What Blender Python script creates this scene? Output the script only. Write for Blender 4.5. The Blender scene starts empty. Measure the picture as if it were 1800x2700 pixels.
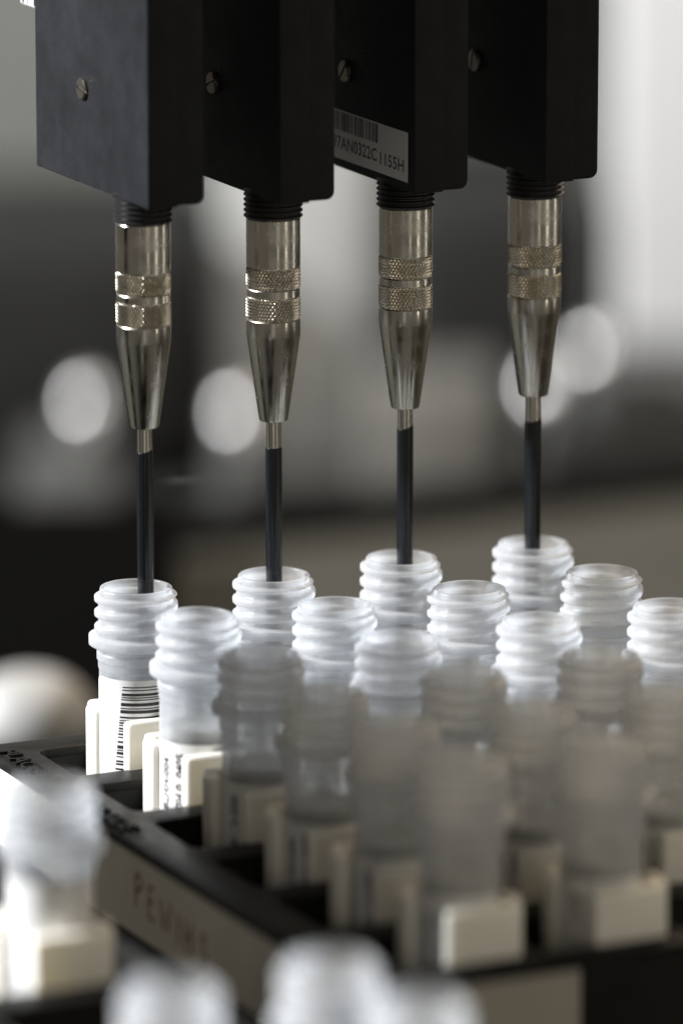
import bpy, bmesh, math, random
from mathutils import Vector, Matrix

S = 0.001                      # everything below is written in millimetres
PI = math.pi
sc = bpy.context.scene
col = sc.collection
TH = math.radians(25.2)        # the racks and the robot stand turned by this much to the camera
CU, SU = math.cos(TH), math.sin(TH)
PITCH = 22.0                   # spacing of tubes along a row
PV = 21.6                      # spacing of the rows


def W(u, v, z=0.0):
    """rack frame (u along a row, v towards the viewer) -> world, in metres"""
    return Vector(((u * CU + v * SU) * S, (u * SU - v * CU) * S, z * S))


# ------------------------------------------------------------------ materials
def mat(name):
    m = bpy.data.materials.new(name)
    m.use_nodes = True
    nt = m.node_tree
    nt.nodes.clear()
    out = nt.nodes.new('ShaderNodeOutputMaterial')
    return m, nt, out


def N(nt, t, **kw):
    n = nt.nodes.new(t)
    for k, v in kw.items():
        if k.startswith('i_'):
            n.inputs[k[2:].replace('_', ' ')].default_value = v
        else:
            setattr(n, k, v)
    return n


def principled(name, color, rough=0.5, metal=0.0, noise=0.0, nscale=200.0, bump=0.0, bscale=900.0,
               spec=0.5, sss=0.0, sss_r=(0.004, 0.0035, 0.003), rvar=0.0, coat=0.0):
    m, nt, out = mat(name)
    b = nt.nodes.new('ShaderNodeBsdfPrincipled')
    b.inputs['Base Color'].default_value = (*color, 1)
    b.inputs['Roughness'].default_value = rough
    b.inputs['Metallic'].default_value = metal
    b.inputs['Specular IOR Level'].default_value = spec
    b.inputs['Coat Weight'].default_value = coat
    if sss:
        b.inputs['Subsurface Weight'].default_value = sss
        b.inputs['Subsurface Radius'].default_value = (1, .9, .75)
        b.inputs['Subsurface Scale'].default_value = sss_r[0]
    tc = nt.nodes.new('ShaderNodeTexCoord')
    if noise or rvar:
        nz = N(nt, 'ShaderNodeTexNoise')
        nz.inputs['Scale'].default_value = nscale
        nz.inputs['Detail'].default_value = 6
        nz.inputs['Roughness'].default_value = .62
        nt.links.new(tc.outputs['Object'], nz.inputs['Vector'])
        if noise:
            mr = N(nt, 'ShaderNodeMapRange')
            mr.inputs['From Min'].default_value = .3
            mr.inputs['From Max'].default_value = .7
            mr.inputs['To Min'].default_value = 1 - noise
            mr.inputs['To Max'].default_value = 1 + noise
            nt.links.new(nz.outputs['Fac'], mr.inputs['Value'])
            mx = N(nt, 'ShaderNodeVectorMath', operation='SCALE')
            mx.inputs[0].default_value = color
            nt.links.new(mr.outputs['Result'], mx.inputs['Scale'])
            nt.links.new(mx.outputs['Vector'], b.inputs['Base Color'])
        if rvar:
            mr2 = N(nt, 'ShaderNodeMapRange')
            mr2.inputs['From Min'].default_value = .3
            mr2.inputs['From Max'].default_value = .7
            mr2.inputs['To Min'].default_value = rough - rvar
            mr2.inputs['To Max'].default_value = rough + rvar
            nt.links.new(nz.outputs['Fac'], mr2.inputs['Value'])
            nt.links.new(mr2.outputs['Result'], b.inputs['Roughness'])
    if bump:
        nb = N(nt, 'ShaderNodeTexNoise')
        nb.inputs['Scale'].default_value = bscale
        nb.inputs['Detail'].default_value = 4
        nt.links.new(tc.outputs['Object'], nb.inputs['Vector'])
        bp = N(nt, 'ShaderNodeBump')
        bp.inputs['Strength'].default_value = bump
        bp.inputs['Distance'].default_value = 0.0002
        nt.links.new(nb.outputs['Fac'], bp.inputs['Height'])
        nt.links.new(bp.outputs['Normal'], b.inputs['Normal'])
    nt.links.new(b.outputs[0], out.inputs[0])
    return m


def polypropylene():
    """milky thin-walled plastic: the thicker the wall (threads, flange) the whiter it is"""
    m, nt, out = mat('milky_polypropylene')
    L = nt.links.new
    tc = N(nt, 'ShaderNodeTexCoord')
    sep = N(nt, 'ShaderNodeSeparateXYZ')
    L(tc.outputs['Object'], sep.inputs[0])
    cmb = N(nt, 'ShaderNodeCombineXYZ')
    L(sep.outputs['X'], cmb.inputs['X'])
    L(sep.outputs['Y'], cmb.inputs['Y'])
    ln = N(nt, 'ShaderNodeVectorMath', operation='LENGTH')
    L(cmb.outputs[0], ln.inputs[0])
    mr = N(nt, 'ShaderNodeMapRange')
    mr.interpolation_type = 'SMOOTHSTEP'
    mr.inputs['From Min'].default_value = 5.45 * S
    mr.inputs['From Max'].default_value = 6.3 * S
    mr.inputs['To Min'].default_value = PP_MIN
    mr.inputs['To Max'].default_value = PP_MAX
    L(ln.outputs['Value'], mr.inputs['Value'])
    lw = N(nt, 'ShaderNodeLayerWeight')
    lw.inputs['Blend'].default_value = .35
    ml = N(nt, 'ShaderNodeMath', operation='MULTIPLY_ADD')
    L(lw.outputs['Facing'], ml.inputs[0])
    ml.inputs[1].default_value = .30
    L(mr.outputs[0], ml.inputs[2])
    nz = N(nt, 'ShaderNodeTexNoise')
    nz.inputs['Scale'].default_value = 260
    nz.inputs['Detail'].default_value = 4
    L(tc.outputs['Object'], nz.inputs['Vector'])
    m2 = N(nt, 'ShaderNodeMath', operation='MULTIPLY_ADD')
    L(nz.outputs['Fac'], m2.inputs[0])
    m2.inputs[1].default_value = .14
    m2.inputs[2].default_value = -.07
    ad = N(nt, 'ShaderNodeMath', operation='ADD', use_clamp=True)
    L(ml.outputs[0], ad.inputs[0])
    L(m2.outputs[0], ad.inputs[1])
    sss = N(nt, 'ShaderNodeSubsurfaceScattering', falloff='RANDOM_WALK')
    sss.inputs['Color'].default_value = (.90, .935, .985, 1)
    sss.inputs['Scale'].default_value = .0025
    sss.inputs['Radius'].default_value = (1, 1, 1)
    tl = N(nt, 'ShaderNodeBsdfTranslucent')
    tl.inputs['Color'].default_value = (.90, .94, .99, 1)
    s1 = N(nt, 'ShaderNodeMixShader')
    s1.inputs[0].default_value = .62
    L(sss.outputs[0], s1.inputs[1])
    L(tl.outputs[0], s1.inputs[2])
    tr = N(nt, 'ShaderNodeBsdfTransparent')
    tr.inputs['Color'].default_value = (.965, .98, 1, 1)
    rf = N(nt, 'ShaderNodeBsdfRefraction')
    rf.inputs['Color'].default_value = (.98, .99, 1, 1)
    rf.inputs['IOR'].default_value = 1.45
    rf.inputs['Roughness'].default_value = .12
    st = N(nt, 'ShaderNodeMixShader')
    st.inputs[0].default_value = .15
    L(tr.outputs[0], st.inputs[1])
    L(rf.outputs[0], st.inputs[2])
    s2 = N(nt, 'ShaderNodeMixShader')
    L(ad.outputs[0], s2.inputs[0])
    L(st.outputs[0], s2.inputs[1])
    L(s1.outputs[0], s2.inputs[2])
    nb = N(nt, 'ShaderNodeTexNoise')
    nb.inputs['Scale'].default_value = 1400
    nb.inputs['Detail'].default_value = 3
    L(tc.outputs['Object'], nb.inputs['Vector'])
    bp = N(nt, 'ShaderNodeBump')
    bp.inputs['Strength'].default_value = .25
    bp.inputs['Distance'].default_value = .0001
    L(nb.outputs['Fac'], bp.inputs['Height'])
    gl = N(nt, 'ShaderNodeBsdfGlossy')
    gl.inputs['Roughness'].default_value = .3
    gl.inputs['Color'].default_value = (1, 1, 1, 1)
    L(bp.outputs[0], gl.inputs['Normal'])
    fr = N(nt, 'ShaderNodeFresnel')
    fr.inputs['IOR'].default_value = 1.45
    s3 = N(nt, 'ShaderNodeMixShader')
    fm = N(nt, 'ShaderNodeMath', operation='MULTIPLY')
    fm.inputs[1].default_value = .4
    L(fr.outputs[0], fm.inputs[0])
    L(fm.outputs[0], s3.inputs[0])
    L(s2.outputs[0], s3.inputs[1])
    L(gl.outputs[0], s3.inputs[2])
    L(s3.outputs[0], out.inputs[0])
    return m


def brushed(name, color, rough):
    """turned metal: fine lines running round the part"""
    m, nt, out = mat(name)
    L = nt.links.new
    b = N(nt, 'ShaderNodeBsdfPrincipled')
    b.inputs['Base Color'].default_value = (*color, 1)
    b.inputs['Metallic'].default_value = 1
    b.inputs['Roughness'].default_value = rough
    b.inputs['Anisotropic'].default_value = .55
    tg = N(nt, 'ShaderNodeTangent', direction_type='RADIAL', axis='Z')
    L(tg.outputs[0], b.inputs['Tangent'])
    tc = N(nt, 'ShaderNodeTexCoord')
    mp = N(nt, 'ShaderNodeMapping')
    mp.inputs['Scale'].default_value = (60, 60, 9000)
    L(tc.outputs['Object'], mp.inputs['Vector'])
    nz = N(nt, 'ShaderNodeTexNoise')
    nz.inputs['Scale'].default_value = 1
    nz.inputs['Detail'].default_value = 3
    L(mp.outputs[0], nz.inputs['Vector'])
    bp = N(nt, 'ShaderNodeBump')
    bp.inputs['Strength'].default_value = .05
    bp.inputs['Distance'].default_value = .00005
    L(nz.outputs['Fac'], bp.inputs['Height'])
    L(bp.outputs[0], b.inputs['Normal'])
    n2 = N(nt, 'ShaderNodeTexNoise')
    n2.inputs['Scale'].default_value = 420
    n2.inputs['Detail'].default_value = 5
    L(tc.outputs['Object'], n2.inputs['Vector'])
    mr = N(nt, 'ShaderNodeMapRange')
    mr.inputs['From Min'].default_value = .3
    mr.inputs['From Max'].default_value = .75
    mr.inputs['To Min'].default_value = rough - .06
    mr.inputs['To Max'].default_value = rough + .12
    L(n2.outputs['Fac'], mr.inputs['Value'])
    L(mr.outputs[0], b.inputs['Roughness'])
    L(b.outputs[0], out.inputs[0])
    return m


PP_MIN, PP_MAX = .25, .74
M = {}
M['pp'] = polypropylene()
M['liquid'] = principled('pale_sample_liquid', (.66, .63, .56), .12, noise=.04, nscale=150, sss=.5, sss_r=(.003,))
M['housing'] = principled('black_anodised', (.020, .0208, .023), .5, noise=.22, nscale=140, bump=.35, bscale=2600, spec=.07, rvar=.1)
M['collar'] = principled('black_thread', (.012, .012, .012), .35)
M['steel'] = brushed('turned_nickel', (.56, .535, .475), .2)
M['knurl'] = principled('knurled_nickel', (.52, .48, .40), .25, metal=1)
M['shank'] = brushed('needle_steel', (.62, .59, .52), .16)
M['sheath'] = principled('black_heat_shrink', (.0055, .0065, .0085), .2, noise=.15, nscale=500, bump=.12, bscale=700, spec=.5)
M['screw'] = principled('screw_steel', (.24, .22, .19), .38, metal=1)
M['holder'] = principled('white_holder_plastic', (.80, .78, .71), .42, noise=.03, nscale=300, sss=.35, sss_r=(.003,), bump=.05)
M['paper'] = principled('label_paper', (.74, .74, .735), .5, noise=.02, nscale=800, spec=.4)
M['ink'] = principled('black_ink', (.018, .016, .018), .5)
M['faint_ink'] = principled('faded_dot_print', (.06, .05, .06), .6)
M['rack'] = principled('black_rack_plastic', (.013, .013, .0125), .42, noise=.25, nscale=300, bump=.35, bscale=1300, spec=.1, rvar=.08)
M['strip'] = principled('label_strip_card', (.80, .76, .66), .6, noise=.05, nscale=120)
M['marker'] = principled('brown_marker', (.24, .065, .05), .6, noise=.25, nscale=500)
M['deck'] = principled('olive_worktop', (.042, .040, .033), .8, noise=.12, nscale=25, bump=.2, bscale=300, spec=.1)
M['floor'] = principled('dark_lower_shelf', (.03, .03, .03), .8, noise=.2, nscale=20, spec=.1)
M['wall'] = principled('grey_wall_paint', (.15, .15, .135), .7, noise=.05, nscale=8)
M['white_panel'] = principled('white_enamel', (.56, .56, .56), .4, noise=.02, nscale=30)
M['grey_panel'] = principled('light_grey_enamel', (.46, .46, .445), .45, noise=.04, nscale=30)
M['mid_grey'] = principled('mid_grey_casting', (.065, .065, .062), .6, noise=.08, nscale=40)
M['tan_grey'] = principled('tan_grey_casing', (.10, .095, .085), .6, noise=.06, nscale=40)
M['dark'] = principled('charcoal_casing', (.008, .008, .0075), .6, noise=.2, nscale=40, spec=.0)
M['charcoal'] = principled('charcoal_enamel', (.02, .02, .019), .6, noise=.2, nscale=40, spec=.05)
M['felt'] = principled('black_felt', (.0035, .0035, .0033), .9, spec=0)
M['shaded_card'] = principled('shaded_card', (.36, .345, .30), .6, noise=.05, nscale=120)  # same card as the side strip, shade on the front put into its colour
M['dome'] = principled('dull_white_plastic', (.36, .36, .355), .5, noise=.03, nscale=80)
M['knob'] = principled('polished_cap_steel', (.85, .84, .83), .34, metal=1)
M['white_cap'] = principled('white_cap_plastic', (.82, .82, .81), .4, noise=.02, nscale=80)


# ------------------------------------------------------------------ mesh helpers
class MB:
    def __init__(s):
        s.v, s.f = [], []

    def add(s, vs, fs):
        o = len(s.v)
        s.v += [tuple(p) for p in vs]
        s.f += [tuple(i + o for i in f) for f in fs]
        return s

    def grid(s, rows, closed=False):
        """rows: list of equally long point lists"""
        n = len(rows[0])
        fs = []
        for i in range(len(rows) - 1):
            for j in range(n if closed else n - 1):
                k = (j + 1) % n
                fs.append((i * n + j, i * n + k, (i + 1) * n + k, (i + 1) * n + j))
        return s.add([p for r in rows for p in r], fs)

    def lathe(s, prof, n=64, cx=0, cy=0):
        rows = [[(cx + r * math.cos(2 * PI * j / n), cy + r * math.sin(2 * PI * j / n), z) for j in range(n)] for r, z in prof]
        return s.grid(rows, True)

    def bm(s, b):
        b.verts.index_update()
        s.add([v.co.copy() for v in b.verts], [[v.index for v in f.verts] for f in b.faces])
        b.free()
        return s

    def rbox(s, x0, x1, y0, y1, z0, z1, bev=.3, seg=3, corner=None):
        """bevelled box; corner=(radius) rounds the lower edges that run along x first"""
        b = bmesh.new()
        bmesh.ops.create_cube(b, size=1)
        for v in b.verts:
            v.co = Vector((x0 + (v.co.x + .5) * (x1 - x0), y0 + (v.co.y + .5) * (y1 - y0), z0 + (v.co.z + .5) * (z1 - z0)))
        if corner:
            es = [e for e in b.edges if abs(e.verts[0].co.x - e.verts[1].co.x) > 1e-6 and max(v.co.z for v in e.verts) < z0 + 1e-6 and min(v.co.y for v in e.verts) > y0 + 1e-6]
            bmesh.ops.bevel(b, geom=es, offset=corner, segments=6, profile=.5, affect='EDGES')
        if bev:
            es = [e for e in b.edges if len(e.link_faces) == 2 and e.calc_face_angle(0) > .6]
            bmesh.ops.bevel(b, geom=es, offset=bev, segments=seg, profile=.5, affect='EDGES')
        return s.bm(b)

    def map(s, fn):
        s.v = [fn(*p) for p in s.v]
        return s

    def mesh(s, name, m, smooth=35):
        me = bpy.data.meshes.new(name)
        me.from_pydata([(x * S, y * S, z * S) for x, y, z in s.v], [], s.f)
        b = bmesh.new()
        b.from_mesh(me)
        bmesh.ops.remove_doubles(b, verts=b.verts, dist=1e-7)
        bmesh.ops.recalc_face_normals(b, faces=b.faces)
        b.to_mesh(me)
        b.free()
        me.materials.append(m)
        if smooth:
            me.polygons.foreach_set('use_smooth', [True] * len(me.polygons))
            me.set_sharp_from_angle(angle=math.radians(smooth))
        me.update()
        return me

    def build(s, name, m, parent=None, smooth=35):
        return link(name, s.mesh(name, m, smooth), parent)


def link(name, me, parent=None):
    o = bpy.data.objects.new(name, me)
    col.objects.link(o)
    if parent:
        o.parent = parent
    return o


def thing(name, label, cat, loc, rz=0.0, group=None):
    o = bpy.data.objects.new(name, None)
    o.empty_display_size = .005
    col.objects.link(o)
    o.location = loc
    o.rotation_euler = (0, 0, rz)
    return tag(o, label, cat, group)


def tag(o, label=None, cat=None, group=None, kind=None):
    if label:
        o['label'] = label
    if cat:
        o['category'] = cat
    if group:
        o['group'] = group
    if kind:
        o['kind'] = kind
    return o


def copy_tree(o, parent=None):
    c = o.copy()
    col.objects.link(c)
    c.parent = parent
    for ch in list(o.children):
        copy_tree(ch, c)
    return c


def text_mb(body, size, xs=1.0, bold=0.0, align='LEFT'):
    """flat lettering in the xy plane, in mm"""
    cu = bpy.data.curves.new('lettering', 'FONT')
    cu.body = body
    cu.size = size
    cu.align_x = align
    cu.offset = bold
    cu.resolution_u = 2
    o = bpy.data.objects.new('lettering', cu)
    col.objects.link(o)
    bpy.context.view_layer.update()
    me = bpy.data.meshes.new_from_object(o.evaluated_get(bpy.context.evaluated_depsgraph_get()))
    mb = MB().add([(v.co.x * xs, v.co.y, v.co.z) for v in me.vertices], [list(p.vertices) for p in me.polygons])
    bpy.data.objects.remove(o)
    bpy.data.curves.remove(cu)
    bpy.data.meshes.remove(me)
    return mb


def fit(mb, width):
    x0, x1 = min(p[0] for p in mb.v), max(p[0] for p in mb.v)
    return mb.map(lambda x, y, z: ((x - x0) * width / (x1 - x0), y, z))


def strokes_mb(lines, w):
    """pen strokes as flat ribbons in the xy plane"""
    mb = MB()
    for ln in lines:
        pts = [Vector(p) for p in ln]
        rows = []
        for i, p in enumerate(pts):
            d = (pts[min(i + 1, len(pts) - 1)] - pts[max(i - 1, 0)]).normalized()
            n = Vector((-d.y, d.x)) * w / 2
            rows.append([(p.x - n.x, p.y - n.y, 0), (p.x + n.x, p.y + n.y, 0)])
        mb.grid(rows)
    return mb


# ------------------------------------------------------------------ sample tubes
R_BODY = 5.62


def sstep(x):
    x = max(0., min(1., x))
    return x * x * (3 - 2 * x)


def outer_r(z, ph):
    """outer radius of the vial at height z (lip at 0, going down) and angle ph"""
    if z > -.85:
        t = max(0., 1 - (-z) / .35)
        r = 5.45 - .28 * (1 - math.sqrt(max(0., 1 - t * t)))
        return r
    if z > -7.05:
        r = 5.45 + .25 * sstep((-.85 - z) / .2)
        p = 2.25
        zc = -1.62 + p * (ph / (2 * PI) - .5)
        d = ((z - zc + .5 * p) % p) - .5 * p
        bump = sstep((.92 - abs(d)) / .6)
        fade = sstep((-.75 - z) / .25) * sstep((z + 7.05) / .5)
        return r + .58 * bump * fade
    if z > -8.95:
        d = min(-7.05 - z, z + 8.95)
        return 5.7 + 1.45 * sstep((d + .02) / .3)
    if z > -9.6:
        return 5.7
    if z > -11.2:
        return 5.72 + .24 * sstep(min(-9.6 - z, z + 11.2) / .3)
    if z > -12.4:
        return 5.76 - .05 * sstep((-12.1 - z) / .3)
    return R_BODY


def seam(z, ph):
    """mould seam down the neck"""
    d = abs((ph - 4.33 + PI) % (2 * PI) - PI)
    return .11 * sstep(1 - d / .07) if -13 < z < -.5 else 0


def tube_mesh():
    n = 96
    zs = []
    z = 0.0
    while z > -12.9:
        zs.append(z)
        z -= .06 if z > -.4 else .13
    zs += [-14, -17, -20, -24, -28, -32, -36, -40, -42.5]
    mb = MB()
    rows = []
    for z in zs:
        rr = [outer_r(z, 2 * PI * j / n) + seam(z, 2 * PI * j / n) for j in range(n)]
        rows.append([(rr[j] * math.cos(2 * PI * j / n), rr[j] * math.sin(2 * PI * j / n), z) for j in range(n)])
    for r, z in ((5.4, -44), (4.6, -45.2), (3, -46), (.01, -46.2)):
        rows.append([(r * math.cos(2 * PI * j / n), r * math.sin(2 * PI * j / n), z) for j in range(n)])
    inner = []
    for r, z in ((5.0, .04), (4.86, -.02), (4.76, -.2), (4.74, -1), (4.74, -4), (4.74, -7.6), (4.62, -8.6), (4.62, -14), (4.62, -22), (4.62, -32), (4.6, -40), (4, -43.2), (2.4, -44.4), (.01, -44.8)):
        inner.append([(r * math.cos(2 * PI * j / n), r * math.sin(2 * PI * j / n), z) for j in range(n)])
    mb.grid(list(reversed(inner)) + rows, True)
    return mb.mesh('vial_body', M['pp'], 50)


def cyl(r, ph, z):
    """ph = 0 faces the viewer, positive to the right (vials stand unrotated in world axes)"""
    return (r * math.sin(ph), -r * math.cos(ph), z)


def wrap_patch(mb, r, p0, p1, z0, z1, n=None, skew=0.0):
    n = n or max(1, int(abs(p1 - p0) / .08))
    rows = []
    for z in (z1, z0):
        rows.append([cyl(r, p0 + (p1 - p0) * i / n + skew * z, z) for i in range(n + 1)])
    return mb.grid(rows)


def label_mb(p0, p1, top, bottom, rad):
    """paper wrapped round the vial, upper corners rounded, with a little thickness"""
    r = R_BODY + .07
    n = 64
    mb = MB()
    arc = (p1 - p0) * r
    outer, low, out2, low2 = [], [], [], []
    for i in range(n + 1):
        t = i / n
        s_ = t * arc
        dz = 0
        e = min(s_, arc - s_)
        if e < rad:
            dz = rad - math.sqrt(max(0, rad * rad - (rad - e) ** 2))
        ph = p0 + (p1 - p0) * t
        outer.append(cyl(r, ph, top - dz))
        low.append(cyl(r, ph, bottom))
        out2.append(cyl(r - .06, ph, top - dz))
        low2.append(cyl(r - .06, ph, bottom))
    mb.grid([out2, outer, low, low2])
    for a, b, c, d in ((outer[0], out2[0], low2[0], low[0]), (out2[-1], outer[-1], low[-1], low2[-1])):
        mb.add([a, b, c, d], [(0, 1, 2, 3)])
    return mb


def barcode_widths(rng, total, lo=.16, hi=.62):
    out, t, black = [], 0, True
    while t < total:
        w = rng.choice((lo, lo, .27, .4, hi))
        if black:
            out.append((t, min(total, t + w)))
        t += w
        black = not black
    return out


TUBE_ME = tube_mesh()
LIQ_ME = MB().lathe([(.01, -17.15), (3.6, -17.1), (4.3, -16.85), (4.58, -16.4), (4.58, -17.5), (4.58, -30), (4.58, -40), (3.9, -43.1), (.01, -44.3)], 64).mesh('sample_liquid', M['liquid'], 60)
LABEL_ME = {}
rng = random.Random(7)
# paper label with a barcode whose bars lie across the vial
lm = label_mb(-1.62, .95, -13.2, -32, 3.0).mesh('paper_label', M['paper'], 40)
bc = MB()
for a, b in barcode_widths(random.Random(4), 17.5, .17, .5):
    wrap_patch(bc, R_BODY + .10, -.095, 1.0, -14.1 - b, -14.1 - a, skew=.0175)
LABEL_ME['barcode'] = (lm, 'barcode', bc.mesh('barcode', M['ink'], 0))


def side_text(lines, size):
    mb = MB()
    for body, ph, zbase, xs in lines:
        t = text_mb(body, size, xs, .05)
        mb.add([cyl(R_BODY + .10, ph + p[1] / R_BODY * -1 * -1, zbase + p[0]) if False else
                cyl(R_BODY + .10, ph - p[1] / R_BODY, zbase + p[0]) for p in t.v], t.f)
    return mb


for key, lines in (('plain', (('8LHH-004', -.80, -28.5, 1.05), ('0H 0  0405', -.34, -28.0, 1.05))),
                   ('dots', (('0112-550', -.62, -27.5, 1.1), ('SSD', .1, -26.0, 1.2)))):
    lm = label_mb(-1.5, 1.15, -18.2, -33, 1.6).mesh('paper_label', M['paper'], 40)
    LABEL_ME[key] = (lm, 'printed_text', side_text(lines, 1.75).mesh('printed_text', M['ink'], 0))


lm = label_mb(-2.6, 1.6, -10.6 - 1.2, -33, 1.6).mesh('paper_label', M['paper'], 40)
LABEL_ME['tall'] = (lm, 'printed_text', side_text((('0450-112', -1.0, -29, 1.1),), 1.75).mesh('printed_text', M['ink'], 0))


def holder_mesh():
    """square plastic insert: two wide and two narrow cheeks round the vial above a sleeve"""
    mb = MB()
    # local axes: x = u, y = -v
    zt = -18.6
    mb.rbox(-5.6, 5.6, -8.1, -5.75, -33, zt, .75)
    mb.rbox(-5.6, 5.6, 5.75, 8.1, -33, zt, .75)
    mb.rbox(-6.9, -4.6, 1.6, 5.6, -33, zt, .75)
    mb.rbox(4.6, 6.9, -5.6, -1.6, -33, zt, .75)
    # sleeve below, sunk in the well
    prof = [(5.72, -29.5), (6.6, -29.5), (6.9, -30), (6.9, -48), (.01, -48), (.01, -46.9), (5.72, -46.9), (5.72, -29.5)]
    mb.lathe(prof, 48)
    return mb.mesh('holder_body', M['holder'], 35)


HOLDER_ME = holder_mesh()


def sample_tube(label, loc, key=None, tilt=(0, 0), spin=0.0, group='open vials in the rack', lvl=1.0):
    t = thing('sample_vial', label, 'vial', loc, 0, group)
    t.rotation_euler = (tilt[0], tilt[1], 0)
    b = link('vial_body', TUBE_ME, t)
    b.rotation_euler = (0, 0, spin)
    link('sample_liquid', LIQ_ME, t).scale = (1, 1, lvl)
    if key:
        lm, nm, pm = LABEL_ME[key]
        l = link('paper_label', lm, t)
        link(nm, pm, l)
    return t


def tube_holder(label, loc, group='white vial holders in the rack'):
    o = link('vial_holder', HOLDER_ME)
    o.location = loc
    o.rotation_euler = (0, 0, TH)
    tag(o, label, 'vial holder', group)
    return o


ROWS = {  # far row first: label, then small offsets (mm) of each vial as it leans in its holder
    (0, 0): ('open vial at the rack corner under the leftmost needle, black barcode on its white label', -.6, .1, 'barcode'),
    (1, 0): ('open vial under the second needle from the left, in the far row', 0, -.3, 'plain'),
    (2, 0): ('open vial under the third needle from the left, in the far row', -.6, .1, 'plain'),
    (3, 0): ('farthest open vial, under the rightmost needle', -.1, .2, 'plain'),
    (0, 1): ('sunlit open vial just right of the barcode vial, faint dotted print on its label', 0, .5, 'plain'),
    (1, 1): ('bright white open vial between the second and third needles, one row nearer', -.1, -.1, 'plain'),
    (2, 1): ('bright open vial between the third and fourth needles, with sparkling thread', .1, .1, 'dots'),
    (3, 1): ('sharp clear open vial right of the rightmost needle', .45, .3, 'plain'),
    (0, 2): ('brownish shaded open vial at the left of the third row, clear window above its label', .2, -.1, 'dots'),
    (1, 2): ('half shaded greyish open vial in front of the third needle vial', .05, -.3, 'plain'),
    (2, 2): ('blurred bright open vial in front of the farthest vial', .75, .1, 'dots'),
    (3, 2): ('bright open vial cut by the right picture edge, higher of the two there', .45, -.2, 'plain'),
    (0, 3): ('blurred brown open vial in shade, leftmost of the fourth row', .3, -.5, 'plain'),
    (1, 3): ('large blurred brown open vial in the middle of the shaded group', -.05, -.25, 'dots'),
    (2, 3): ('blurred brown shaded vial below the sharp clear vial at right', -.3, 0, 'plain'),
    (0, 4): ('shaded vial low at left of the fifth row, dark dotted print on its label', .6, .3, 'dots'),
    (1, 4): ('shaded vial in the gap between the middle and the right brown vials', 0, -.2, 'plain'),
    (2, 4): ('shaded vial cut by the right picture edge, lower of the two there', -.9, -.6, 'dots'),
    (0, 5): ('nearest shaded grey vial, standing in the holder with the brightest lit edge', .2, .5, 'plain'),
    (1, 5): ('nearest shaded grey vial at right, second along the front row', -.5, .25, 'dots'),
}
HOLD = {
    (0, 0): 'sunlit white holder at the rack corner around the barcode vial',
    (0, 1): 'white holder second down the left side, sunlit left, cream on its front',
    (0, 2): 'shaded cream holder third down the left side of the rack',
    (0, 3): 'shaded cream holder fourth down the left side of the rack',
    (0, 4): 'blurred cream holder fifth down the left side, beside dark dotted print',
    (0, 5): 'nearest cream holder at the front rim, its left edge lit bright white',
    (1, 5): 'nearest cream holder at the front rim, right of the brightest one',
    (1, 4): 'yellowish holder seen in the gap between the two front holders',
}
rj = random.Random(11)
for (c, r), (lab, dx, dz, key) in ROWS.items():
    p = W(PITCH * c, PV * r, dz)
    p.x += dx * S
    sample_tube(lab, p, key, (rj.uniform(-.016, .016), rj.uniform(-.016, .016)), rj.uniform(-.25, .25), lvl=rj.uniform(.97, 1.02))
    hl = HOLD.get((c, r)) or ('white holder gripping the ' + lab.split(',')[0])
    tube_holder(hl, W(PITCH * c, PV * r, 0))

FRONT = [((-54.2, 95.3), 'large blurred sunlit vial at the left picture edge, in front of the label strip', 'tall', 'blurred cream holder under the big vial at the left picture edge'),
         ((-75.7, 184), 'out of focus white vial at the bottom, left of two side by side', 'tall', 'holder under the left of the two blurred bottom vials'),
         ((-54.4, 183), 'out of focus white vial at the bottom, below the end of the label strip', 'tall', 'holder under the blurred bottom vial nearest the label strip'),
         ((-52, 202), 'nearest out of focus white vial, cut by the bottom edge right of the other two', 'plain', 'holder under the rightmost blurred bottom vial')]
for (u, v), lab, key, hl in FRONT:
    sample_tube(lab, W(u, v, 0), key, (rj.uniform(-.01, .01), rj.uniform(-.01, .01)), rj.uniform(0, 6), 'blurred vials in the foreground rack')
    tube_holder(hl, W(u, v, 0), 'vial holders in the foreground rack')

# ------------------------------------------------------------------ racks
ZR = -25.8


def rounded_cutter(mb, x0, x1, y0, y1, z0, z1, r, n=6):
    pts = []
    for cx, cy, a0 in ((x1 - r, y1 - r, 0), (x0 + r, y1 - r, PI / 2), (x0 + r, y0 + r, PI), (x1 - r, y0 + r, 1.5 * PI)):
        for i in range(n + 1):
            a = a0 + PI / 2 * i / n
            pts.append((cx + r * math.cos(a), cy + r * math.sin(a)))
    k = len(pts)
    vs = [(x, y, z0) for x, y in pts] + [(x, y, z1) for x, y in pts]
    fs = [tuple(range(k - 1, -1, -1)), tuple(range(k, 2 * k))] + [(i, (i + 1) % k, k + (i + 1) % k, k + i) for i in range(k)]
    mb.add(vs, fs)


def boolean(me, cut):
    a = bpy.data.objects.new('a', me)
    b = bpy.data.objects.new('b', cut)
    col.objects.link(a)
    col.objects.link(b)
    md = a.modifiers.new('cut', 'BOOLEAN')
    md.object = b
    md.operation = 'DIFFERENCE'
    md.solver = 'EXACT'
    bv = a.modifiers.new('edge', 'BEVEL')
    bv.width = .25 * S
    bv.segments = 2
    bv.limit_method = 'ANGLE'
    bv.angle_limit = math.radians(60)
    bpy.context.view_layer.update()
    res = bpy.data.meshes.new_from_object(a.evaluated_get(bpy.context.evaluated_depsgraph_get()))
    bpy.data.objects.remove(a)
    bpy.data.objects.remove(b)
    return res


U0, U1, V0, V1 = -20.6, 81.0, -14.6, 119.3       # outline of a rack round its first vial


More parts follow.
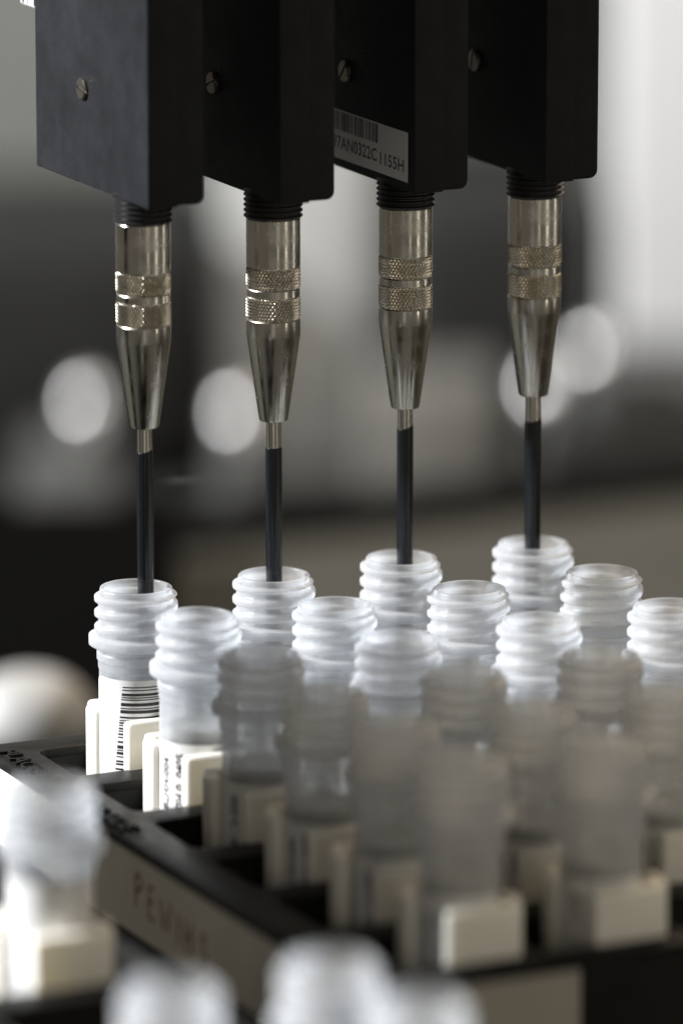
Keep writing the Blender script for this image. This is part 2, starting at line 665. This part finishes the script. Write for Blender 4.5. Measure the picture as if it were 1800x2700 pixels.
def rack_mesh():
    parts = MB()
    lid = MB().rbox(U0, U1, -V1, -V0, ZR - 1.5, ZR, .0).mesh('lid', M['rack'], 0)
    cut = MB()
    for c in range(4):
        for r in range(6):
            rounded_cutter(cut, PITCH * c - 13.6, PITCH * c + 7.4, -PV * r - 7.3, -PV * r + 8.9 - .6, ZR - 30, ZR + 5, 1.8)
    lid = boolean(lid, cut.mesh('cut', M['rack'], 0))
    body = MB().rbox(U0 + 1.0, U1 - 1.0, -V1 + 1.0, -V0 - 1.0, -76, ZR - 1.2, .0).mesh('body', M['rack'], 0)
    cut = MB()
    for c in range(4):
        for r in range(6):
            rounded_cutter(cut, PITCH * c - 13.7, PITCH * c + 7.5, -PV * r - 7.4, -PV * r + 8.4, -50, ZR + 5, 1.8)
    body = boolean(body, cut.mesh('cut', M['rack'], 0))
    for me in (lid, body):
        parts.add([v.co / S for v in me.vertices], [list(p.vertices) for p in me.polygons])
    return parts.mesh('rack_body', M['rack'], 40)


RACK_ME = rack_mesh()
HAND = {'P': [[(0, 0), (.1, 4.2)], [(-.1, 4.1), (1.3, 4.3), (2.0, 3.4), (1.2, 2.4), (.1, 2.1)]],
        'E': [[(1.7, 4), (.2, 4.1), (.1, 2), (0, .2), (1.8, 0)], [(.1, 2.2), (1.4, 2.3)]],
        'W': [[(0, 4), (.7, 0), (1.3, 2.6), (2.1, .1), (2.8, 4.1)]],
        'I': [[(.3, 4), (.2, 0)]],
        'H': [[(0, 4.1), (.1, 0)], [(1.9, 4.2), (1.8, 0)], [(0, 2.1), (1.9, 2.2)]],
        'S': [[(1.9, 3.7), (1, 4.2), (.2, 3.4), (1, 2.3), (1.8, 1.3), (1, .1), (.1, .5)]]}


def handwriting():
    mb, x = MB(), 0
    for ch, w in zip('PEWIHS', (3.7, 3.6, 4.8, 2.2, 4.4, 3)):
        t = strokes_mb([[(px * 1.3 + x * .92, py * 1.15 - .1 * x) for px, py in ln] for ln in HAND[ch]], .6)
        mb.add(t.v, t.f)
        x += w * 1.32
    return mb


def tube_rack(label, loc):
    k = thing('vial_rack', label, 'rack', loc, TH, 'black vial racks')
    link('rack_body', RACK_ME, k)
    return k


rack = tube_rack('black plastic rack holding the shaded and sunlit vials, handwritten label strip along its side', W(0, 0, 0))
# card strip on the left wall of the rack (normal -u); local y = -v
ux = U0 + 1.0
st = MB().rbox(ux - .35, ux - .02, -111, 9.5, -39.6, -27.6, .06, 1).build('label_strip', M['strip'], rack)
hw = handwriting()
MB().add([(ux - .39, -44 - p[0], -35.2 + p[1]) for p in hw.v], hw.f).build('handwriting', M['marker'], st, 0)
vy = -V1 + 1.0
MB().rbox(-6.5, 12.9, vy - .35, vy - .02, -41, -28.0, .06, 1).build('label_strip', M['shaded_card'], rack)
# raised lettering on the left rim, read along v
tx = text_mb('PLACE TUBES THIS SIDE', 4.3, 1.05)
em = MB()
base = [(-19.6 + p[1], 9.2 - p[0] * 1.0) for p in tx.v]
o = len(base)
em.add([(x, y, ZR + .45) for x, y in base], tx.f)
from collections import Counter
ec = Counter()
for f in tx.f:
    for i in range(len(f)):
        ec[tuple(sorted((f[i], f[(i + 1) % len(f)])))] += 1
for (a, b), n_ in ec.items():
    if n_ == 1:
        (xa, ya), (xb, yb) = base[a], base[b]
        em.add([(xa, ya, ZR + .45), (xb, yb, ZR + .45), (xb, yb, ZR - .05), (xa, ya, ZR - .05)], [(0, 1, 2, 3)])
em.build('raised_lettering', M['rack'], rack, 0)

rack2 = tube_rack('black foreground rack at the lower left, only its far corner and blurred vials showing', W(-55 - 66, 95, 0))

# ------------------------------------------------------------------ pipetting heads
ZB = 58.4                      # underside of the housings
ZC = 23.5                      # lower end of the steel cones


def knurl_mesh(z0, z1):
    n, m = 464, 36
    rows = []
    for i in range(m + 1):
        z = z0 + (z1 - z0) * i / m
        row = []
        for j in range(n):
            ph = 2 * PI * j / n
            k = 46
            a = (ph * k / (2 * PI) + (z - z0) / .56 * .6) % 1
            b = (ph * k / (2 * PI) - (z - z0) / .56 * .6) % 1
            h = min(1 - abs(2 * a - 1), 1 - abs(2 * b - 1))
            e = min(1, min(z - z0, z1 - z) / .12)
            r = 3.88 + .24 * min(1, h * 1.15) * e
            row.append((r * math.cos(ph), r * math.sin(ph), z))
        rows.append(row)
    rows = [[(3.7 * math.cos(2 * PI * j / n), 3.7 * math.sin(2 * PI * j / n), z0) for j in range(n)]] + rows + \
           [[(3.7 * math.cos(2 * PI * j / n), 3.7 * math.sin(2 * PI * j / n), z1) for j in range(n)]]
    return MB().grid(rows, True)


KN = [knurl_mesh(ZC + 15.7, ZC + 19.1).mesh('knurled_ring', M['knurl'], 20),
      knurl_mesh(ZC + 20.4, ZC + 23.6).mesh('knurled_ring', M['knurl'], 20)]
SLEEVE_ME = MB().lathe([(1.3, ZC + .05), (1.9, ZC), (2.12, ZC + .12), (2.2, ZC + .4), (4.02, ZC + 13), (4.06, ZC + 13.3), (4.06, ZC + 15.55),
                        (3.98, ZC + 15.68), (3.8, ZC + 15.7), (3.8, ZC + 19.1), (3.9, ZC + 19.12), (3.98, ZC + 19.25), (3.98, ZC + 20.25),
                        (3.9, ZC + 20.38), (3.8, ZC + 20.4), (3.8, ZC + 23.6), (3.98, ZC + 23.62), (4.06, ZC + 23.75), (4.06, ZC + 30.9),
                        (3.95, ZC + 31.1), (3.0, ZC + 31.1)], 128).mesh('needle_holder', M['steel'], 25)
cp = [(3.2, ZC + 30.95), (4.0, ZC + 30.95)]
zz = ZC + 31.0
while zz < ZB + .4:
    cp += [(4.05, zz), (4.42, zz + .28), (4.42, zz + .42), (4.05, zz + .68)]
    zz += .8
cp += [(3.2, ZB + .5)]
COLLAR_ME = MB().lathe(cp, 96).mesh('threaded_collar', M['collar'], 25)


def screw_mesh():
    mb = MB()
    R, hw_, n = 1.65, .22, 20
    for sgn in (-1, 1):
        a0 = math.asin(hw_ / R)
        pts = [(R * math.cos(a0 + (PI - 2 * a0) * i / n), sgn * R * math.sin(a0 + (PI - 2 * a0) * i / n)) for i in range(n + 1)]
        k = len(pts)
        ins = [(p[0] * .9, p[1] * .93 if abs(p[1]) > hw_ * 1.2 else p[1]) for p in pts]
        vs = [(0, p[0], p[1]) for p in pts] + [(-.42, p[0], p[1]) for p in pts] + [(-.62, p[0], p[1]) for p in ins]
        fs = [tuple(range(2 * k, 3 * k))]
        for lv in (0, 1):
            fs += [(lv * k + i, lv * k + (i + 1) % k, (lv + 1) * k + (i + 1) % k, (lv + 1) * k + i) for i in range(k)]
        mb.add(vs, fs)
    rr = [(0, 1.5 * math.cos(2 * PI * i / 32), 1.5 * math.sin(2 * PI * i / 32)) for i in range(32)]
    mb.add([(-.15, y, z) for _, y, z in rr], [tuple(range(32))])
    return mb.mesh('screw', M['screw'], 30)


SCREW_ME = screw_mesh()
HOUSE_ME = MB().rbox(-4.05, .75, -11.4, 31.2, ZB, 150, .22, 3, corner=1.9).mesh('housing', M['housing'], 40)
def cover_mb():
    """second half of the housing, its outer lower edge well rounded"""
    x0, x1, y0, y1, z0, z1 = .4, 4.85, -11.33, 31.0, ZB + .2, 150
    b = bmesh.new()
    bmesh.ops.create_cube(b, size=1)
    for v in b.verts:
        v.co = Vector((x0 + (v.co.x + .5) * (x1 - x0), y0 + (v.co.y + .5) * (y1 - y0), z0 + (v.co.z + .5) * (z1 - z0)))
    es = [e for e in b.edges if min(v.co.x for v in e.verts) > x1 - 1e-6 and max(v.co.z for v in e.verts) < z0 + 1e-6]
    bmesh.ops.bevel(b, geom=es, offset=1.3, segments=6, profile=.5, affect='EDGES')
    es = [e for e in b.edges if len(e.link_faces) == 2 and e.calc_face_angle(0) > .6]
    bmesh.ops.bevel(b, geom=es, offset=.3, segments=3, profile=.5, affect='EDGES')
    return MB().bm(b)


COVER_ME = cover_mb().mesh('housing_cover', M['housing'], 40)
HEADS = [(.9, 'leftmost black pipetting head, its wide side lit grey, with needle in the barcode vial', 3.5),
         (22.0, 'second black pipetting head from the left, its knurled rings half lit', 4.1),
         (43.9, 'black pipetting head with a white barcode label on its side', 2.9),
         (65.7, 'rightmost black pipetting head, against the bright right background', 3.8)]
for i, (u, lab, sh) in enumerate(HEADS):
    h = thing('pipetting_head', lab, 'pipetting head', W(u, 0, .9 if i == 0 else 0), TH, 'row of pipetting heads')
    hb = link('housing', HOUSE_ME, h)
    s_ = link('screw', SCREW_ME, hb)
    s_.location = (-4.05 * S, 12.4 * S, (73.5 + (-.6, -.3, 0, .2)[i]) * S)
    s_.rotation_euler = (.18 - .5 * i, 0, 0)
    link('housing_cover', COVER_ME, h)
    link('threaded_collar', COLLAR_ME, h)
    sl = link('needle_holder', SLEEVE_ME, h)
    for k in KN:
        r_ = link('knurled_ring', k, sl)
        r_.rotation_euler = (0, 0, .31 * i)
    MB().lathe([(1.14, ZC + .5), (1.14, ZC - sh - .4)], 40).build('needle_shank', M['shank'], h)
    # shrink sleeve with a slightly slanted upper end
    n = 40
    rows = []
    for r, z in ((1.0, 'a'), (1.16, 'a'), (1.25, 'b'), (1.25, 10), (1.24, -5), (1.25, -16.6), (1.1, -17), (.4, -17)):
        row = []
        for j in range(n):
            ph = 2 * PI * j / n
            top = ZC - sh + (.28, .02, .34, .3)[i] * math.cos(ph - .2)
            zz = top if z == 'a' else (top - .12 if z == 'b' else z)
            row.append((r * math.cos(ph), r * math.sin(ph), zz))
        rows.append(row)
    MB().grid(rows, True).build('needle_sleeve', M['sheath'], h)
    if i == 0:
        # small barcoded plate standing out behind the first head
        pl = MB().rbox(-1.3, -.7, 31.3, 43.5, 81.4, 96, .1, 1).build('barcode_plate', M['paper'], h)
        for a, c in ((37.4, 38.3), (40.6, 41.0), (42, 42.8)):
            MB().add([(-1.34, a, 81.6), (-1.34, c, 81.6), (-1.34, c, 95.5), (-1.34, a, 95.5)], [(0, 1, 2, 3)]).build('bar', M['ink'], pl, 0)
    if i == 2:
        xl = -4.05
        lb = MB().rbox(xl - .12, xl - .004, -9.1, 18.6, 59.8, 67.3, .03, 1).build('barcode_label', M['paper'], hb)
        b = MB()
        for a, c in barcode_widths(random.Random(5), 17.0, .2, .6):
            b.add([(xl - .15, 18.0 - a, 64.2), (xl - .15, 18.0 - c, 64.2), (xl - .15, 18.0 - c, 67.1), (xl - .15, 18.0 - a, 67.1)], [(0, 1, 2, 3)])
        b.build('barcode', M['ink'], lb, 0)
        t1 = fit(text_mb('97AN0322C', 2.75, 1, .03), 15.6)
        b = MB().add([(xl - .15, 16.9 - p[0], 61.4 + p[1]) for p in t1.v], t1.f)
        t2 = fit(text_mb('1155H', 2.7, 1, .02), 8.2)
        b.add([(xl - .15, .2 - p[0], 61.2 + p[1]) for p in t2.v], t2.f)
        b.build('printed_text', M['ink'], lb, 0)

# ------------------------------------------------------------------ background
def block(name, label, cat, m, x0, x1, y0, y1, z0, z1, bev=2.0, group=None):
    cx, cy = (x0 + x1) / 2, (y0 + y1) / 2
    o = MB().rbox(x0 - cx, x1 - cx, y0 - cy, y1 - cy, 0, z1 - z0, bev, 3).build(name, M[m])
    o.location = (cx * S, cy * S, z0 * S)
    return tag(o, label, cat, group)


ZD, ZF = -100.0, -200.0        # worktop, lower shelf behind it
d = MB().rbox(-500, 900, -400, 425, -18, 0, 1.0, 2).build('worktop', M['deck'])
d.location = (0, 0, ZD * S)
d.rotation_euler = (0, 0, TH)
tag(d, kind='structure')
e = MB().rbox(-500, 900, 402, 424, .02, 5, 1.0, 2).build('worktop_edge', M['dark'])
e.location = (0, 0, ZD * S)
e.rotation_euler = (0, 0, TH)
tag(e, kind='structure')
f = MB().rbox(-900, 900, 200, 1700, -20, 0, 1, 1).build('shelf', M['floor'])
f.location = (0, 0, ZF * S)
tag(f, kind='structure')
w = MB().rbox(-900, 900, 1200, 1220, 0, 800, 1, 1).build('wall', M['wall'])
w.location = (0, 0, ZF * S)
tag(w, kind='structure')

# carriers that the racks stand on
for nm, (u0, u1, v0, v1), lab in (('rack_carrier', (-21, 82, -16, 121), 'black carrier tray under the middle rack'),):
    o = MB().rbox(u0, u1, -v1, -v0, 0, 23.9, .8, 2).build(nm, M['dark'])
    o.location = (0, 0, ZD * S)
    o.rotation_euler = (0, 0, TH)
    tag(o, lab, 'carrier', 'black carriers under the racks')
    o2 = copy_tree(o)
    o2.location = W(-55 - 66, 95, ZD)
    o2['label'] = 'black carrier tray under the foreground rack'

block('white_cabinet', 'tall white cabinet, blurred, along the right picture edge', 'cabinet', 'white_panel', 113, 360, 930, 1010, ZF + 48, 260, 3)
block('cabinet_plinth', 'dark grey plinth carrying the white cabinet at the right', 'plinth', 'mid_grey', 112, 360, 915, 1010, ZF, ZF + 47.5, 3)
block('pale_cabinet', 'pale grey blurred cabinet between the second and third needles', 'cabinet', 'grey_panel', -7, 40, 960, 1010, ZF, 120, 3)
block('equipment_case', 'low charcoal case blurred behind the left two needles', 'case', 'charcoal', -160, -9, 930, 1040, ZF, -114, 16)
block('equipment_case', 'charcoal case blurred between the third and fourth needles', 'case', 'charcoal', 44, 107, 930, 1040, ZF, -103, 12)
block('casting', 'grey blurred block low behind the leftmost needle', 'block', 'mid_grey', -65, -36, 860, 905, ZF, -173, 2)
block('casting', 'tan grey blurred block behind the third needle', 'block', 'tan_grey', 36, 76, 870, 910, ZF, -152, 2)
block('shelf_plate', 'light grey blurred plate lying low behind the second needle', 'plate', 'white_cap', -22, 56, 770, 850, ZF, -186, 2)
block('carrier_cover', 'black flat cover on the worktop behind the rack corner', 'cover', 'felt', -190, -6, 170, 430, ZD, -86, 2)

KNOBS = [(-45, 880, -160.5, 'blurred white bright cap left of the leftmost needle'),
         (-.5, 880, -163.5, 'blurred white bright cap left of the second needle'),
         (90, 880, -155.5, 'blurred white bright cap behind the rightmost needle cone'),
         (106, 905, -150, 'blurred white bright cap right of the rightmost needle cone')]
for x, y, z, lab in KNOBS:
    k = thing('capped_post', lab, 'post', (x * S, y * S, ZF * S), 0, 'capped posts behind the worktop')
    h = z - ZF
    MB().lathe([(.01, 0), (9, 0), (9, 3), (7, 3.4), (7, h - 8), (.01, h - 8)], 32).build('post', M['mid_grey'], k)
    pr = [(.01, h - 9), (4, h - 8.9)] + [(7 * math.cos(a), h + 7 * math.sin(a)) for a in [(-.8 + (PI / 2 + .8) * i / 20) for i in range(21)]]
    pr[-1] = (.01, pr[-1][1])
    MB().lathe(pr, 48).build('cap', M['knob'], k)

# white domed cap lying behind the rack corner
pr = [(.01, 0), (12.6, 0), (13, 1)] + [(13 * math.cos(a) ** .8, 1 + 11 * math.sin(a)) for a in [PI / 2 * i / 16 for i in range(1, 16)]] + [(.01, 12)]
o = MB().lathe(pr, 64).build('domed_cap', M['dome'])
o.location = (-29 * S, 235 * S, -86 * S)
tag(o, 'white domed cap, blurred, on the black cover left of the barcode vial', 'cap')

# added unseen column left of the picture, to throw shade over the near rows
c = thing('shade_column', 'added unseen black column left of the racks, casting shade', 'column', (-.24, -.0615, ZD * S))
MB().rbox(-20, 20, -33, 33, 0, 420, 1, 2).build('column_body', M['dark'], c)
MB().rbox(-32, 32, -45, 45, .0, 8, 1, 2).build('column_foot', M['dark'], c)

# ------------------------------------------------------------------ light
def area(name, loc, tgt, size, power, color, sy=None, spread=None):
    l = bpy.data.lights.new(name, 'AREA')
    l.shape = 'RECTANGLE' if sy else 'DISK'
    l.size = size
    if sy:
        l.size_y = sy
    l.energy = power
    l.color = color
    if spread:
        l.spread = spread
    o = bpy.data.objects.new(name, l)
    col.objects.link(o)
    o.location = loc
    o.rotation_euler = (Vector(tgt) - Vector(loc)).to_track_quat('-Z', 'Y').to_euler()
    return o


EL = math.radians(31)
area('key_lamp', (-2.9 * math.cos(EL), 0.0, 2.9 * math.sin(EL)), (0, 0, 0), .06, 258, (.975, .985, 1))
area('fill_lamp', (.75, -1.0, .55), (.02, 0, 0), .5, 1.3, (1, .84, .62), .7)
area('reflection_strip_lamp', (-.20, -1.05, .2), (.02, 0, .03), .03, .20, (1, .93, .80), .6)  # four strips added only to put bright stripes in the turned metal
area('reflection_strip_lamp', (.30, -.72, .15), (.02, 0, .03), .022, .22, (1, .93, .80), .5)
area('reflection_strip_lamp', (.60, -.36, .12), (.02, 0, .03), .03, .26, (1, .94, .82), .5)
area('reflection_strip_lamp', (.62, .10, .12), (.02, 0, .03), .03, .22, (1, .96, .88), .5)
area('glow_fill_lamp', (.26, .46, .50), (.03, -.04, -.01), .4, 2.4, (1, .76, .49), .3)  # added warm fill from behind, makes the shaded vials glow
area('background_fill_lamp', (.15, .55, .75), (0.02, .95, -.1), .4, 2.6, (1, .98, .95), .3, math.radians(100))  # added fill to brighten the background cabinets and wall

wd = bpy.data.worlds.new('World')
sc.world = wd
wd.use_nodes = True
bg = wd.node_tree.nodes['Background']
bg.inputs['Color'].default_value = (1, .91, .78, 1)
bg.inputs['Strength'].default_value = .13

# ------------------------------------------------------------------ camera
cd = bpy.data.cameras.new('Camera')
cam = bpy.data.objects.new('Camera', cd)
col.objects.link(cam)
cam.location = (.03008, -.88583, .21653)
cam.rotation_euler = (math.radians(90 - 13.03), 0, 0)
cd.sensor_width = 36
cd.sensor_fit = 'AUTO'
cd.lens = 36 * 14000 / 2352
cd.clip_start = .02
cd.clip_end = 20
cd.dof.use_dof = True
cd.dof.focus_distance = .914
cd.dof.aperture_fstop = cd.lens / 26.0
cd.dof.aperture_ratio = 1.28
sc.camera = cam

sc.render.engine = 'CYCLES'
cy = sc.cycles
cy.use_denoising = True
cy.max_bounces = 20
cy.transmission_bounces = 16
cy.transparent_max_bounces = 64
cy.diffuse_bounces = 8
cy.glossy_bounces = 5
cy.sample_clamp_indirect = 6
cy.caustics_reflective = False
cy.caustics_refractive = False
sc.view_settings.view_transform = 'Standard'
sc.view_settings.look = 'None'
sc.view_settings.exposure = 0
sc.view_settings.gamma = 1
